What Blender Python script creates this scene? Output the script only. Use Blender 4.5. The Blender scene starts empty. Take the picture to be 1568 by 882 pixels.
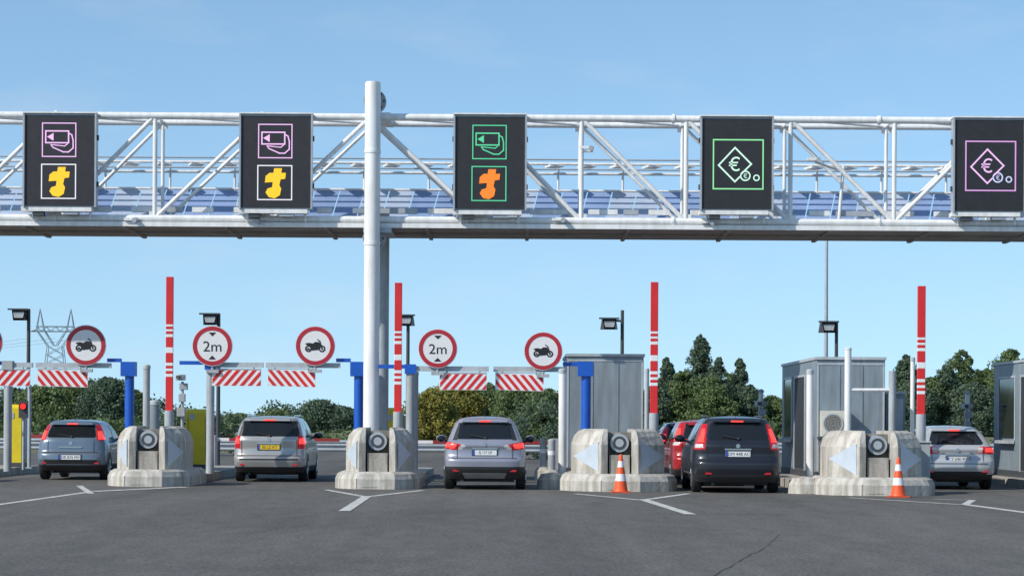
import bpy, math, random
import numpy as np
from mathutils import Vector, Matrix
random.seed(7); rng=np.random.default_rng(7)
# ---- survey constants (metres; camera stands at the origin looking +Y)
F=3600.0; EYE=1.45; HY=648.0; ROLL=0.006
def sx(x,d): return (x-784.0)*d/F
def sz(y,d,x=784.0): return EYE+(HY-(y-ROLL*(x-784.0)))*d/F
def gpt(x,y):
    d=F*EYE/((y-ROLL*(x-784.0))-HY); return (sx(x,d),d)
scene=bpy.context.scene
# ---------------------------------------------------------------- materials
MATS={}
def mat(name,col,rough=.6,metal=0.,var=.12,scale=3.,emis=0.,bump=0.,coat=0.,spec=.5,stretch=(1,1,1),grime=0.):
    if name in MATS: return MATS[name]
    m=bpy.data.materials.new(name); m.use_nodes=True
    nt=m.node_tree; b=nt.nodes['Principled BSDF']
    b.inputs['Roughness'].default_value=rough; b.inputs['Metallic'].default_value=metal
    b.inputs['Coat Weight'].default_value=coat; b.inputs['Coat Roughness'].default_value=.05
    b.inputs['Specular IOR Level'].default_value=spec
    c=tuple(col)+(1,)
    if var>0:
        tc=nt.nodes.new('ShaderNodeTexCoord'); mp=nt.nodes.new('ShaderNodeMapping')
        mp.inputs['Scale'].default_value=stretch
        nt.links.new(tc.outputs['Object'],mp.inputs['Vector'])
        n=nt.nodes.new('ShaderNodeTexNoise'); n.inputs['Scale'].default_value=scale; n.inputs['Detail'].default_value=8; n.inputs['Roughness'].default_value=.65
        nt.links.new(mp.outputs[0],n.inputs['Vector'])
        r=nt.nodes.new('ShaderNodeValToRGB'); r.color_ramp.elements[0].position=.3; r.color_ramp.elements[1].position=.7
        r.color_ramp.elements[0].color=tuple(x*(1-var) for x in col)+(1,)
        r.color_ramp.elements[1].color=tuple(min(1,x*(1+var)) for x in col)+(1,)
        nt.links.new(n.outputs['Fac'],r.inputs['Fac']); out=r.outputs[0]
        if grime>0: # rain streaks and dirt: stretched noise
            mp2=nt.nodes.new('ShaderNodeMapping'); mp2.inputs['Scale'].default_value=(6,6,.8); nt.links.new(tc.outputs['Object'],mp2.inputs[0])
            n3=nt.nodes.new('ShaderNodeTexNoise'); n3.inputs['Scale'].default_value=1.2; n3.inputs['Detail'].default_value=7; nt.links.new(mp2.outputs[0],n3.inputs['Vector'])
            r3=nt.nodes.new('ShaderNodeValToRGB'); r3.color_ramp.elements[0].position=.38; r3.color_ramp.elements[1].position=.6
            g0=1-grime; r3.color_ramp.elements[0].color=(g0,g0*.98,g0*.94,1); r3.color_ramp.elements[1].color=(1,1,1,1); nt.links.new(n3.outputs['Fac'],r3.inputs[0])
            k=nt.nodes.new('ShaderNodeMix'); k.data_type='RGBA'; k.blend_type='MULTIPLY'; k.inputs[0].default_value=1; nt.links.new(out,k.inputs[6]); nt.links.new(r3.outputs[0],k.inputs[7]); out=k.outputs[2]
        nt.links.new(out,b.inputs['Base Color'])
        if bump>0:
            n2=nt.nodes.new('ShaderNodeTexNoise'); n2.inputs['Scale'].default_value=scale*8; n2.inputs['Detail'].default_value=6
            nt.links.new(mp.outputs[0],n2.inputs['Vector'])
            bp=nt.nodes.new('ShaderNodeBump'); bp.inputs['Strength'].default_value=bump; bp.inputs['Distance'].default_value=.02
            nt.links.new(n2.outputs['Fac'],bp.inputs['Height']); nt.links.new(bp.outputs[0],b.inputs['Normal'])
    else: b.inputs['Base Color'].default_value=c
    if emis>0:
        b.inputs['Emission Color'].default_value=c; b.inputs['Emission Strength'].default_value=emis
    MATS[name]=m; return m
def led(name,col,e=1.):
    m=mat(name,tuple(x*.15 for x in col),.6,0,0); b=m.node_tree.nodes['Principled BSDF']; b.inputs['Emission Color'].default_value=tuple(col)+(1,); b.inputs['Emission Strength'].default_value=e; return m
galv=mat('galvanised_steel',(.38,.41,.44),.45,.15)
white_steel=mat('white_painted_steel',(.78,.79,.79),.35,0,.06,2,grime=.12)
post_grey=mat('grey_and_shaded_post',(.38,.41,.43),.5,grime=.15)
dark_metal=mat('dark_metal',(.05,.055,.06),.5)
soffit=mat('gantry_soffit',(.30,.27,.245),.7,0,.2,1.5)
blue_paint=mat('blue_paint',(.008,.09,.46),.4,0,.1)
red_paint=mat('red_paint',(.62,.022,.022),.4,0,.1)
sign_red=mat('sign_red',(.40,.02,.035),.4,0,.08)
sign_white=mat('sign_white',(.72,.72,.72),.4,0,.05)
sign_black=mat('sign_black',(.012,.012,.014),.5,0,0)
white_band=mat('white_reflective',(.76,.76,.76),.4,0,.06)
concrete=mat('pale_concrete',(.52,.495,.445),.85,0,.22,1.8,bump=.5,grime=.34)
concrete_d=mat('kerb_concrete',(.40,.375,.335),.85,0,.25,2.5,bump=.5,grime=.34)
conc_dark=mat('dark_concrete',(.24,.225,.20),.9,0,.25,3,bump=.4,grime=.3)
rubber=mat('black_rubber',(.014,.014,.015),.8,0,.2)
arrow_grey=mat('arrow_panel',(.47,.53,.59),.4,0,.08,4)
yellow=mat('yellow_cabinet',(.66,.52,.01),.5,0,.1)
booth_m=mat('booth_cladding',(.22,.27,.31),.5,0,.1,1.2,grime=.18)
booth_l=mat('booth_trim',(.42,.46,.49),.45,grime=.1)
booth_glass=mat('booth_glass',(.02,.025,.03),.08,0,0)
booth_in=mat('booth_doorway_dark',(.025,.03,.035),.7,0,.2)
beige=mat('ac_beige',(.60,.58,.50),.5)
orange=mat('cone_orange',(.80,.10,.02),.5)
panel_blue=mat('walkway_panel_blue',(.24,.34,.56),.35,0,.15,1.0)
panel_pale=mat('walkway_panel_pale',(.42,.50,.64),.35,0,.12,1.0)
display_black=mat('display_face',(.020,.020,.024),.55,0,.2,6)
led_pink=led('led_pinkish_white',(.85,.52,.88)); led_white=led('led_white',(.85,.86,.95)); led_green=led('led_green',(.10,.62,.33))
led_lime=led('led_lime_green',(.28,.78,.36)); led_pale=led('led_pale_white_green',(.62,.95,.78)); led_coin=led('led_coin_blue',(.60,.66,.98)); led_mag=led('led_magenta',(.66,.34,.72))
led_yel=led('led_yellow',(1.,.60,.02)); led_or=led('led_orange',(1.,.24,.02)); led_red=led('signal_red_lit',(1.,.03,.03),1.5)
pylon_m=mat('pylon_steel',(.24,.32,.38),.6,.0,0)
bark=mat('bark',(.07,.05,.035),.9,0,.3,4)
road_paint=mat('road_paint',(.58,.58,.55),.75,0,.3,4,bump=.2,grime=.3)
crack_m=mat('crack_sealant',(.085,.082,.077),.85,0,.2)
# ---------------------------------------------------------------- mesh builder
class MB:
    def __init__(s,name): s.name=name; s.v=[]; s.f=[]; s.m=[]; s.mats=[]; s.sm=[]
    def mi(s,m):
        if m not in s.mats: s.mats.append(m)
        return s.mats.index(m)
    def add(s,vs,fs,m,smooth=False):
        o=len(s.v); s.v.extend([tuple(map(float,p)) for p in vs]); k=s.mi(m)
        for f in fs: s.f.append([o+i for i in f]); s.m.append(k); s.sm.append(smooth)
    def box(s,cx,cy,cz,a,b,c,m,rz=0.,rx=0.,ry=0.):
        R=Matrix.Rotation(rz,3,'Z')@Matrix.Rotation(ry,3,'Y')@Matrix.Rotation(rx,3,'X')
        vs=[]
        for z in(-.5,.5):
            for x,y in((-.5,-.5),(.5,-.5),(.5,.5),(-.5,.5)):
                p=R@Vector((x*a,y*b,z*c)); vs.append((p.x+cx,p.y+cy,p.z+cz))
        s.add(vs,[(3,2,1,0),(4,5,6,7),(0,1,5,4),(1,2,6,5),(2,3,7,6),(3,0,4,7)],m)
    def b2(s,x0,x1,y0,y1,z0,z1,m): s.box((x0+x1)/2,(y0+y1)/2,(z0+z1)/2,x1-x0,y1-y0,z1-z0,m)
    def tube(s,p0,p1,r,m,n=10,r2=None,caps=True):
        p0=Vector(p0);p1=Vector(p1); d=(p1-p0).normalized(); r2=r if r2 is None else r2
        u=d.orthogonal().normalized(); w=d.cross(u); vs=[]
        for p,q in((p0,r),(p1,r2)):
            for i in range(n):
                a=2*math.pi*i/n; vs.append(p+(u*math.cos(a)+w*math.sin(a))*q)
        s.add(vs,[(i,(i+1)%n,n+(i+1)%n,n+i) for i in range(n)],m,True)
        if caps: s.add(vs,[tuple(range(n))[::-1],tuple(range(n,2*n))],m)
    def plate(s,pts,y,t,m):  # (x,z) outline facing -Y
        n=len(pts)
        ar=sum(pts[i][0]*pts[(i+1)%n][1]-pts[(i+1)%n][0]*pts[i][1] for i in range(n))
        if ar<0: pts=pts[::-1]
        vs=[(x,y,z) for x,z in pts]+[(x,y+t,z) for x,z in pts]
        s.add(vs,[tuple(range(n)),tuple(range(2*n-1,n-1,-1))]+[(i,n+i,n+(i+1)%n,(i+1)%n) for i in range(n)],m)
    def disc(s,cx,cz,y,r,t,m,n=36): s.plate([(cx+r*math.cos(2*math.pi*i/n),cz+r*math.sin(2*math.pi*i/n)) for i in range(n)],y,t,m)
    def ring(s,cx,cz,y,ro,ri,t,m,n=36):
        vs=[]
        for yy,r in((y,ro),(y,ri),(y+t,ri),(y+t,ro)):
            for i in range(n): vs.append((cx+r*math.cos(2*math.pi*i/n),yy,cz+r*math.sin(2*math.pi*i/n)))
        fs=[]
        for k in range(4):
            for i in range(n): j=(i+1)%n; fs.append((k*n+i,k*n+j,((k+1)%4)*n+j,((k+1)%4)*n+i))
        s.add(vs,fs,m)
    def lines(s,pts,y,w,m,close=False,t=.006):
        q=pts+[pts[0]] if close else pts
        for i in range(len(q)-1):
            (x0,z0),(x1,z1)=q[i],q[i+1]; dx,dz=x1-x0,z1-z0; L=math.hypot(dx,dz)
            if L<1e-6: continue
            nx,nz=-dz/L*w/2,dx/L*w/2; ex,ez=dx/L*w/2,dz/L*w/2
            s.plate([(x0+nx-ex,z0+nz-ez),(x0-nx-ex,z0-nz-ez),(x1-nx+ex,z1-nz+ez),(x1+nx+ex,z1+nz+ez)],y-(i%2)*.0015,t,m)
    def lathe(s,cx,cy,prof,n=20):
        for (r0,z0,m),(r1,z1,_) in zip(prof[:-1],prof[1:]):
            vs=[(cx+r*math.cos(2*math.pi*i/n),cy+r*math.sin(2*math.pi*i/n),z) for r,z in((r0,z0),(r1,z1)) for i in range(n)]
            s.add(vs,[(i,(i+1)%n,n+(i+1)%n,n+i) for i in range(n)],m,True)
    def ell(s,c,r,m,n=12,k=8):
        vs=[];
        for j in range(k+1):
            t=-math.pi/2+math.pi*j/k
            for i in range(n):
                a=2*math.pi*i/n; vs.append((c[0]+r[0]*math.cos(t)*math.cos(a),c[1]+r[1]*math.cos(t)*math.sin(a),c[2]+r[2]*math.sin(t)))
        s.add(vs,[(j*n+i,j*n+(i+1)%n,(j+1)*n+(i+1)%n,(j+1)*n+i) for j in range(k) for i in range(n)],m,True)
    def loft(s,rings,m,smooth=False):
        n=len(rings[0]); vs=[p for r in rings for p in r]
        fs=[(k*n+i,k*n+(i+1)%n,(k+1)*n+(i+1)%n,(k+1)*n+i) for k in range(len(rings)-1) for i in range(n)]
        s.add(vs,fs,m,smooth); s.add(rings[0],[tuple(range(n))[::-1]],m); s.add(rings[-1],[tuple(range(n))],m)
    def text(s,body,cx,cz,y,h,m,wscale=1.):
        cu=bpy.data.curves.new('t','FONT'); cu.body=body; cu.size=1; cu.align_x='CENTER'
        ob=bpy.data.objects.new('t',cu); scene.collection.objects.link(ob)
        dg=bpy.context.evaluated_depsgraph_get(); me=ob.evaluated_get(dg).to_mesh()
        vs=[v.co.copy() for v in me.vertices]; fs=[tuple(p.vertices) for p in me.polygons]
        if vs:
            y0=min(v.y for v in vs); y1=max(v.y for v in vs); x0=min(v.x for v in vs); x1=max(v.x for v in vs); k=h/(y1-y0)
            s.add([(cx+(v.x-(x0+x1)/2)*k*wscale,y,cz+(v.y-(y0+y1)/2)*k) for v in vs],fs,m)
        bpy.data.objects.remove(ob); bpy.data.curves.remove(cu)
    def finish(s,bevel=0.,seg=2):
        a=np.array(s.v); o=np.array([(a[:,0].min()+a[:,0].max())/2,(a[:,1].min()+a[:,1].max())/2,a[:,2].min()])
        me=bpy.data.meshes.new(s.name); me.from_pydata([tuple(p) for p in a-o],[],s.f)
        for m in s.mats: me.materials.append(m)
        me.polygons.foreach_set('material_index',s.m); me.polygons.foreach_set('use_smooth',s.sm); me.update()
        ob=bpy.data.objects.new(s.name,me); ob.location=o; scene.collection.objects.link(ob)
        if bevel>0:
            md=ob.modifiers.new('bevel','BEVEL'); md.width=bevel; md.segments=seg; md.limit_method='ANGLE'; md.angle_limit=math.radians(35)
        return ob
# ---------------------------------------------------------------- ground
def ground_mat():
    m=bpy.data.materials.new('asphalt'); m.use_nodes=True; nt=m.node_tree; N=nt.nodes.new; Lk=nt.links.new
    b=nt.nodes['Principled BSDF']; b.inputs['Roughness'].default_value=.85; b.inputs['Specular IOR Level'].default_value=.3
    tc=N('ShaderNodeTexCoord')
    def noise(scale,det,st=(1,1,1),rough=.6,loc=(0,0,0)):
        mp=N('ShaderNodeMapping'); mp.inputs['Scale'].default_value=st; mp.inputs['Location'].default_value=loc; Lk(tc.outputs['Object'],mp.inputs[0])
        n=N('ShaderNodeTexNoise'); n.inputs['Scale'].default_value=scale; n.inputs['Detail'].default_value=det; n.inputs['Roughness'].default_value=rough
        Lk(mp.outputs[0],n.inputs['Vector']); return n
    big=noise(.10,4,(1,.45,1)); streak=noise(.9,5,(1,.06,1)); fine=noise(22,6,(1,.35,1),.85); mid=noise(3.,6,(1,.25,1),.7); stain=noise(.55,5,(1,.3,1),.6,(3,7,0))
    def ramp(n,a,b_,p0,p1):
        r=N('ShaderNodeValToRGB'); r.color_ramp.elements[0].position=p0; r.color_ramp.elements[1].position=p1
        r.color_ramp.elements[0].color=(a,a,a,1); r.color_ramp.elements[1].color=(b_,b_,b_,1); Lk(n.outputs['Fac'],r.inputs[0]); return r.outputs[0]
    def mul(x,y):
        k=N('ShaderNodeMix'); k.data_type='RGBA'; k.blend_type='MULTIPLY'; k.inputs[0].default_value=1; Lk(x,k.inputs[6]); Lk(y,k.inputs[7]); return k.outputs[2]
    base=N('ShaderNodeRGB'); base.outputs[0].default_value=(.126,.121,.111,1)
    c=mul(base.outputs[0],ramp(big,.84,1.08,.38,.62)); c=mul(c,ramp(streak,.84,1.05,.35,.62)); c=mul(c,ramp(fine,.3,1.7,.3,.7)); c=mul(c,ramp(mid,.80,1.16,.3,.7)); c=mul(c,ramp(stain,.82,1.,.28,.42))
    Lk(c,b.inputs['Base Color'])
    bp=N('ShaderNodeBump'); bp.inputs['Strength'].default_value=.7; bp.inputs['Distance'].default_value=.014; Lk(fine.outputs['Fac'],bp.inputs['Height']); Lk(bp.outputs[0],b.inputs['Normal'])
    return m
g=MB('ground'); g.add([(-3000,-200,0),(3000,-200,0),(3000,6000,0),(-3000,6000,0)],[(0,1,2,3)],mat('dry_grass',(.13,.13,.055),.95,0,.35,.25)); g.finish()
g=MB('asphalt_road'); g.add([(-60,-60,.004),(60,-60,.004),(60,88,.004),(14,110,.004),(10,300,.004),(-6,300,.004),(-12,110,.004),(-60,88,.004)],[tuple(range(8))],ground_mat()); g.finish()
def gstrip(name,segs,m,z=.008):
    g=MB(name)
    for k,(a,b,w) in enumerate(segs):
        A=Vector(gpt(*a));B=Vector(gpt(*b)); d=(B-A).normalized(); n=Vector((-d.y,d.x))*w/2
        zz=z+(k%3)*.002
        g.add([(A.x-n.x,A.y-n.y,zz),(B.x-n.x,B.y-n.y,zz),(B.x+n.x,B.y+n.y,zz),(A.x+n.x,A.y+n.y,zz)],[(0,1,2,3)],m)
    return g.finish()
gstrip('lane_marking',[((-60,781),(140,753),.15),((122,744),(140,756),.14),((140,753),(285,746),.3)],road_paint)
gstrip('lane_marking',[((500,750),(562,761),.14),((562,761),(648,751),.15),((563,760),(528,783),.19)],road_paint)
gstrip('lane_marking',[((880,756),(985,766),.14),((985,766),(1055,756),.16),((985,765),(1058,788),.19)],road_paint)
gstrip('lane_marking',[((1300,762),(1478,773),.14),((1478,773),(1490,766),.15),((1430,765),(1490,766),.14),((1474,772),(1640,794),.19)],road_paint)
random.seed(3)
def crack(pts,w=1.):
    seg=[]; q=[]
    for (a,b) in zip(pts[:-1],pts[1:]):
        for i in range(8):
            t=i/8; q.append((a[0]+(b[0]-a[0])*t+random.uniform(-3,3),a[1]+(b[1]-a[1])*t+random.uniform(-.8,.8)))
    q.append(pts[-1]); return [(q[i],q[i+1],random.uniform(.010,.028)*w) for i in range(len(q)-1)]
gstrip('road_crack',crack([(1090,885),(1130,860),(1172,838),(1195,818)],.6),crack_m)
gstrip('road_crack',crack([(0,803),(200,802),(420,806),(640,811),(900,812),(1110,811)],1.),crack_m)
gstrip('road_crack',crack([(395,815),(470,803),(560,800)],.8),crack_m)
# ---------------------------------------------------------------- toll islands
def island(X,Y,hw,B,L=14,rear=.8,name='toll_island'):
    g=MB(name)
    def plan(o,z): # nose slab outline
        P=[(-.42,0),(.42,0),(hw*.82,.35),(hw,.95),(hw,3.4),(-hw,3.4),(-hw,.95),(-hw*.82,.35)]
        return [(X+x*(1-o/hw),Y+o+y*(1-o/3.4*.5),z) for x,y in P]
    g.loft([plan(0,0),plan(0,.22),plan(.05,.33),plan(.14,.375)],concrete)
    for xx in(-.42,.42): g.b2(X+xx-.008,X+xx+.008,Y-.003,Y+.05,.01,.24,conc_dark)
    g.b2(X-.30,X+.05,Y-.004,Y+.002,.04,.05,conc_dark)
    r=hw*rear
    g.b2(X-r,X+r,Y+3.2,Y+L,0,.2,concrete_d)
    for sgn in(-1,1):
        def ck(o,z):
            P=[(.26,.55),(.40,.5),(B-o,1.05),(B-o,2.6),(.26,2.6)]
            if o>0: P=[(.26,.58+o*.5),(.40-o*.3,.54+o*.6),(B-o,1.1+o*.2),(B-o,2.55),(.26,2.55)]
            q=[(X+sgn*x,Y+y,z) for x,y in P]
            return q if sgn>0 else q[::-1]
        g.loft([ck(0,.372),ck(0,1.0),ck(.06,1.18),ck(.16,1.29),ck(.28,1.34)],concrete)
        a=Vector((X+sgn*.44,Y+.54)); b=Vector((X+sgn*(B-.01),Y+1.04)); d=b-a; nrm=Vector((d.y*sgn,-d.x*sgn)).normalized()*.010
        p0=a+d*.03+nrm; p1=a+d*1.0+nrm
        vs=[(p0.x,p0.y,.42),(p0.x,p0.y,1.08),(p1.x,p1.y,.75)]
        g.add(vs,[(0,2,1) if sgn>0 else (0,1,2)],arrow_grey)
    g.b2(X-.258,X+.258,Y+.95,Y+2.5,.372,1.27,conc_dark)  # recess infill in a darker concrete tone
    g.b2(X-.22,X+.22,Y+.6,Y+.94,.374,.78,concrete_d)
    g.tube((X,Y+.68,1.04),(X,Y+.948,1.04),.20,galv,24); g.tube((X,Y+.67,1.04),(X,Y+.676,1.04),.145,dark_metal,20)
    g.tube((X,Y+.665,1.04),(X,Y+.668,1.04),.09,galv,16)
    return g.finish(.03,3)
IS=[(-13.9,53.5,.95,.75),(-8.15,52.,.95,.75),(-2.95,51.,.95,.72),(2.33,50.2,1.27,1.0),(7.62,48.3,1.25,.98),(13.2,47.,1.25,.98)]
for i,(X,Y,hw,B) in enumerate(IS): island(X,Y,hw,B,L=(12 if i==0 else 15),rear=(.8 if i<3 else .985))
# ---------------------------------------------------------------- gantry
D0,D1,D2=56.,57.25,58.9
ZT=sz(181,D0);ZB=sz(338,D0)
g=MB('toll_gantry')
XL,XR=-17.,18.
for y,r in((D0,.085),(D1,.075)):
    g.tube((XL,y,ZT),(XR,y,ZT),r,white_steel,14); g.tube((XL,y,ZB),(XR,y,ZB),r,white_steel,14)
xx=XL+1.2
while xx<XR:
    g.tube((xx-.03,D0,ZT),(xx+.03,D0,ZT),.115,white_steel,14); g.tube((xx-.03,D0,ZB),(xx+.03,D0,ZB),.115,white_steel,14); xx+=4.9
nodes=[sx(v,D0) for v in(-390,-235,-80,80,235,400,565,735,888,1048,1208,1367,1525,1680,1830)]
for y,r in((D0,.055),(D1,.045)):
    for i,x in enumerate(nodes):
        g.tube((x,y,ZB),(x,y,ZT),r,white_steel,10)
        g.box(x,y,ZB+.05,.26,.06,.24,white_steel); g.box(x,y,ZT-.05,.24,.06,.22,white_steel)
    for i in range(len(nodes)-1):
        a,b=nodes[i],nodes[i+1]
        if i<6 or i>=11: g.tube((a,y,ZB),(b,y,ZT),r,white_steel,10)
        else: g.tube((a,y,ZT),(b,y,ZB),r,white_steel,10)
for i,x in enumerate(nodes):
    g.tube((x,D0,ZT),(x,D1,ZT),.04,white_steel,8); g.tube((x,D0,ZB),(x,D1,ZB),.04,white_steel,8)
    if i<len(nodes)-1: g.tube((x,D0,ZT),(nodes[i+1],D1,ZT),.03,white_steel,8)
zs_=sz(350,D0)
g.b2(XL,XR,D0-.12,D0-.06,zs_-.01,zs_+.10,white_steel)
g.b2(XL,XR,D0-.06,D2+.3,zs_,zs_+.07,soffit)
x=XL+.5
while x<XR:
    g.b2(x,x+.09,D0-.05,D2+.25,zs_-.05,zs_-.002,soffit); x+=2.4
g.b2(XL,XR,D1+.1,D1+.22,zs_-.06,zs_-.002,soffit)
zp0=zs_+.08; zp1=sz(292,D2); x=XL; k=0
while x<XR:
    w=.62; mm=panel_blue if (k*7)%5 in(0,1,3) else panel_pale
    g.add([(x,D2-.5,zp0),(x+w-.03,D2-.5,zp0),(x+w+.25,D2,zp1),(x+.28,D2,zp1)],[(0,1,2,3)],mm); x+=w; k+=1
for zz in(sz(251,D2),sz(266,D2)): 
    g.tube((XL,D2,zz),(XR,D2,zz),.035,white_steel,8); g.tube((XL,D2-.7,zz+.03),(XR,D2-.7,zz+.03),.02,galv,8)
x=XL+.2
while x<XR:
    g.box(x,D2-.35,sz(257,D2),.34,.5,.05,white_steel,rz=.3); x+=.81
g.tube((XL,D2,zp1),(XR,D2,zp1),.03,white_steel,8); g.tube((XL,D2-.52,zp0+.25),(XR,D2-.52,zp0+.25),.02,white_steel,8)
x=XL+.4; k=0
while x<XR:
    l=[.7,.35,.5,.9][k%4]; g.b2(x,x+l,D0+.35,D0+.5,sz(326,D0),sz(318,D0),white_steel if k%3 else galv); x+=l+[.25,.5,.15][k%3]; k+=1
x=XL+.3
while x<XR: g.tube((x,D2,zp0),(x,D2,sz(249,D2)),.03,white_steel,8); x+=1.62
xf=sx(568,D0-.35)
g.tube((xf,D0-.35,0),(xf,D0-.35,sz(128,D0-.35,568)),.187,white_steel,28)
g.tube((xf,D0-.35,sz(128,D0-.35,568)),(xf,D0-.35,sz(126,D0-.35,568)),.17,white_steel,28)
for yy in(235,375): g.tube((xf,D0-.35,sz(yy,D0,568)-.04),(xf,D0-.35,sz(yy,D0,568)+.04),.2,white_steel,28)
xb=sx(584,D1+.3)
g.tube((xb,D1+.3,0),(xb,D1+.3,ZB+.3),.17,post_grey,24)  # rear post: its shade is put in as grey colour
for zz in(ZT+.38,ZB-.45):
    g.tube((sx(571,D0),D0-.05,zz),(sx(571,D0),D0+.2,zz),.27,post_grey,20)
    for j in range(8):
        a=j*math.pi/4; g.tube((sx(571,D0)+.22*math.cos(a),D0-.09,zz+.22*math.sin(a)),(sx(571,D0)+.22*math.cos(a),D0-.04,zz+.22*math.sin(a)),.025,dark_metal,6)
g.b2(xf-.22,xf+.45,D0-.2,D1+.3,ZB-.32,ZB-.2,galv); g.b2(xf-.15,xf+.4,D0-.1,D1+.3,ZT-.05,ZT+.1,white_steel)
for o in(-.2,.2): g.tube((xf,D0-.2,ZT+o+.3),(xb,D1+.3,ZT+.1),.04,white_steel,8)
for xx,yy in((902,228),(1250,246),(205,338),(392,340),(860,338),(1088,342)):
    X=sx(xx,D0-.15);Z=sz(yy,D0-.15,xx)
    g.tube((X,D0-.3,Z),(X+.02,D0-.1,Z+.02),.06,galv,10); g.box(X-.15,D0-.15,Z+.03,.22,.08,.06,white_steel)
g.tube((sx(888,D0),D0-.1,sz(232,D0)),(sx(905,D0),D0-.15,sz(232,D0)),.03,white_steel,8)
g.tube((sx(1285,D0),D0+.3,ZB),(sx(1292,D0),D0+.3,sz(250,D0)),.04,white_steel,8); g.tube((sx(1245,D0),D0-.1,sz(246,D0)),(sx(1292,D0),D0+.3,sz(258,D0)),.035,white_steel,8)
g.finish()
# ---------------------------------------------------------------- displays
TP=[(86,255),(98,255),(97,262),(104,262),(103,271),(96,272),(94,281),(97,286),(95,296),(87,301),(78,299),(73,292),(76,286),(83,284),(84,276),(72,277),(73,267),(79,262),(85,262)]
def display(x0,x1,y0,y1,kind,c1,c2,c3=None):
    d=D0-.45; xc=(x0+x1)/2; cx=sx(xc,d)
    S=d/F; zc=sz((y0+y1)/2,d,xc); hw=(x1-x0)/2*S; hh=(y1-y0)/2*S
    g=MB('lane_display_sign')
    g.b2(cx-hw,cx+hw,d+.02,d+.34,zc-hh,zc+hh,galv)
    g.b2(cx-hw+.035,cx+hw-.035,d,d+.018,zc-hh+.03,zc+hh-.05,display_black)
    g.b2(cx-hw-.02,cx+hw+.02,d-.05,d+.36,zc+hh+.002,zc+hh+.035,white_steel)
    for e in(-1,1): g.b2(cx+e*hw-.02,cx+e*hw+.02,d-.04,d+.015,zc-hh,zc+hh,galv)
    g.b2(cx-hw-.03,cx+hw-.1,d+.02,d+.4,zc-hh-.1,zc-hh-.005,white_steel)
    g.b2(cx-hw*.75,cx-hw*.45,d+.05,d+.25,zc-hh-.2,zc-hh-.102,dark_metal); g.b2(cx+hw*.1,cx+hw*.5,d+.05,d+.3,zc-hh-.17,zc-hh-.102,galv)
    for e in(-.8,.8):
        g.tube((cx+e*hw,d+.3,zc-hh-.28),(cx+e*hw,d+.3,zc-hh),.03,white_steel,8); g.tube((cx+e*hw,d+.34,zc+hh*.9),(cx+e*hw,d+.6,zc+hh*.9),.03,white_steel,8)
    for e in(-1,1):
        for q in(-.5,.5): g.b2(cx+e*(hw+.002),cx+e*(hw+.045),d+.1,d+.2,zc+q*hh-.06,zc+q*hh+.06,dark_metal) if e>0 else g.b2(cx-hw-.045,cx-hw-.002,d+.1,d+.2,zc+q*hh-.06,zc+q*hh+.06,dark_metal)
    yf=d-.008
    if kind=='card':
        def T(p): return (cx+(p[0]-88.5)*S, zc-(p[1]-244.5)*S)
        lw=.024; cf=c1 if c1 is not led_pink else led_white
        g.lines([T(p) for p in((62,188),(113,188),(113,239),(62,239))],yf,lw,c1,True)
        g.lines([T(p) for p in((61,251),(113,251),(113,303),(61,303))],yf,lw,cf,True)
        g.lines([T(p) for p in((67,200),(102,200),(102,218),(67,218))],yf,.032,c1,True)
        g.plate([T(p) for p in((69,209),(79,203),(79,215))],yf-.004,.006,c1)
        g.lines([T(p) for p in((102,203),(107,206),(109,214),(109,226),(102,232),(94,232),(78,225))],yf-.003,.028,c1)
        g.lines([T(p) for p in((78,225),(75,221),(96,223),(100,220))],yf-.003,.022,c1)
        g.plate([T(p) for p in TP],yf,.006,c2)
    else:
        def T(p): return (cx+(p[0]-1126)*S, zc-(p[1]-249)*S)
        g.lines([T(p) for p in((1090,213),(1166,213),(1166,288),(1090,288))],yf,.03,c1,True)
        g.lines([T(p) for p in((1148,250),(1123,225),(1098,252),(1123,277),(1130,270))],yf,.036,c2)
        g.lines([T(p) for p in((1134,264),(1148,250))],yf-.003,.036,c2)
        t=T((1122,250)); g.text('€',t[0],t[1],yf-.004,.34,c2)
        t=T((1139,268)); g.ring(t[0],t[1],yf-.002,.125,.095,.006,c3,20); g.text('€',t[0],t[1],yf-.006,.12,c3)
        t=T((1156,271)); g.ring(t[0],t[1],yf-.002,.078,.05,.006,c3,16)
    g.finish()
display(34,144,174,317,'card',led_pink,led_yel); display(365,475,175,320,'card',led_pink,led_yel); display(693,803,176,322,'card',led_green,led_or)
display(1071,1181,179,322,'euro',led_lime,led_pale,led_pale); display(1458,1567,181,325,'euro',led_mag,led_pink,led_coin)
# ---------------------------------------------------------------- raised toll booms
def boom(x,ytop,d):
    X=sx(x,d); zt=sz(ytop,d,x); z0=.95
    g=MB('raised_toll_barrier')
    marks=[0,1.08,1.13,1.19,1.24,1.30,1.37,1.60,1.73,1.95,2.02,2.08,2.14,2.20,2.27]
    e=[zt-m*1.03 for m in marks if zt-m*1.03>z0+.1]+[z0]
    for i in range(len(e)-1):
        g.b2(X-.085,X+.085,d-.04,d+.04,e[i+1],e[i],red_paint if i%2==0 else white_band)
    g.tube((X,d,z0+.15),(X,d,z0+.75),.11,post_grey,12)
    g.b2(X-.19,X+.19,d-.1,d+.35,.19,1.08,post_grey); g.b2(X-.21,X+.21,d-.13,d+.38,1.082,1.12,booth_l)
    g.finish(.008,1)
boom(259,424,55);boom(609,433,54);boom(1001,432,53);boom(1410,438,50.8)
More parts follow.
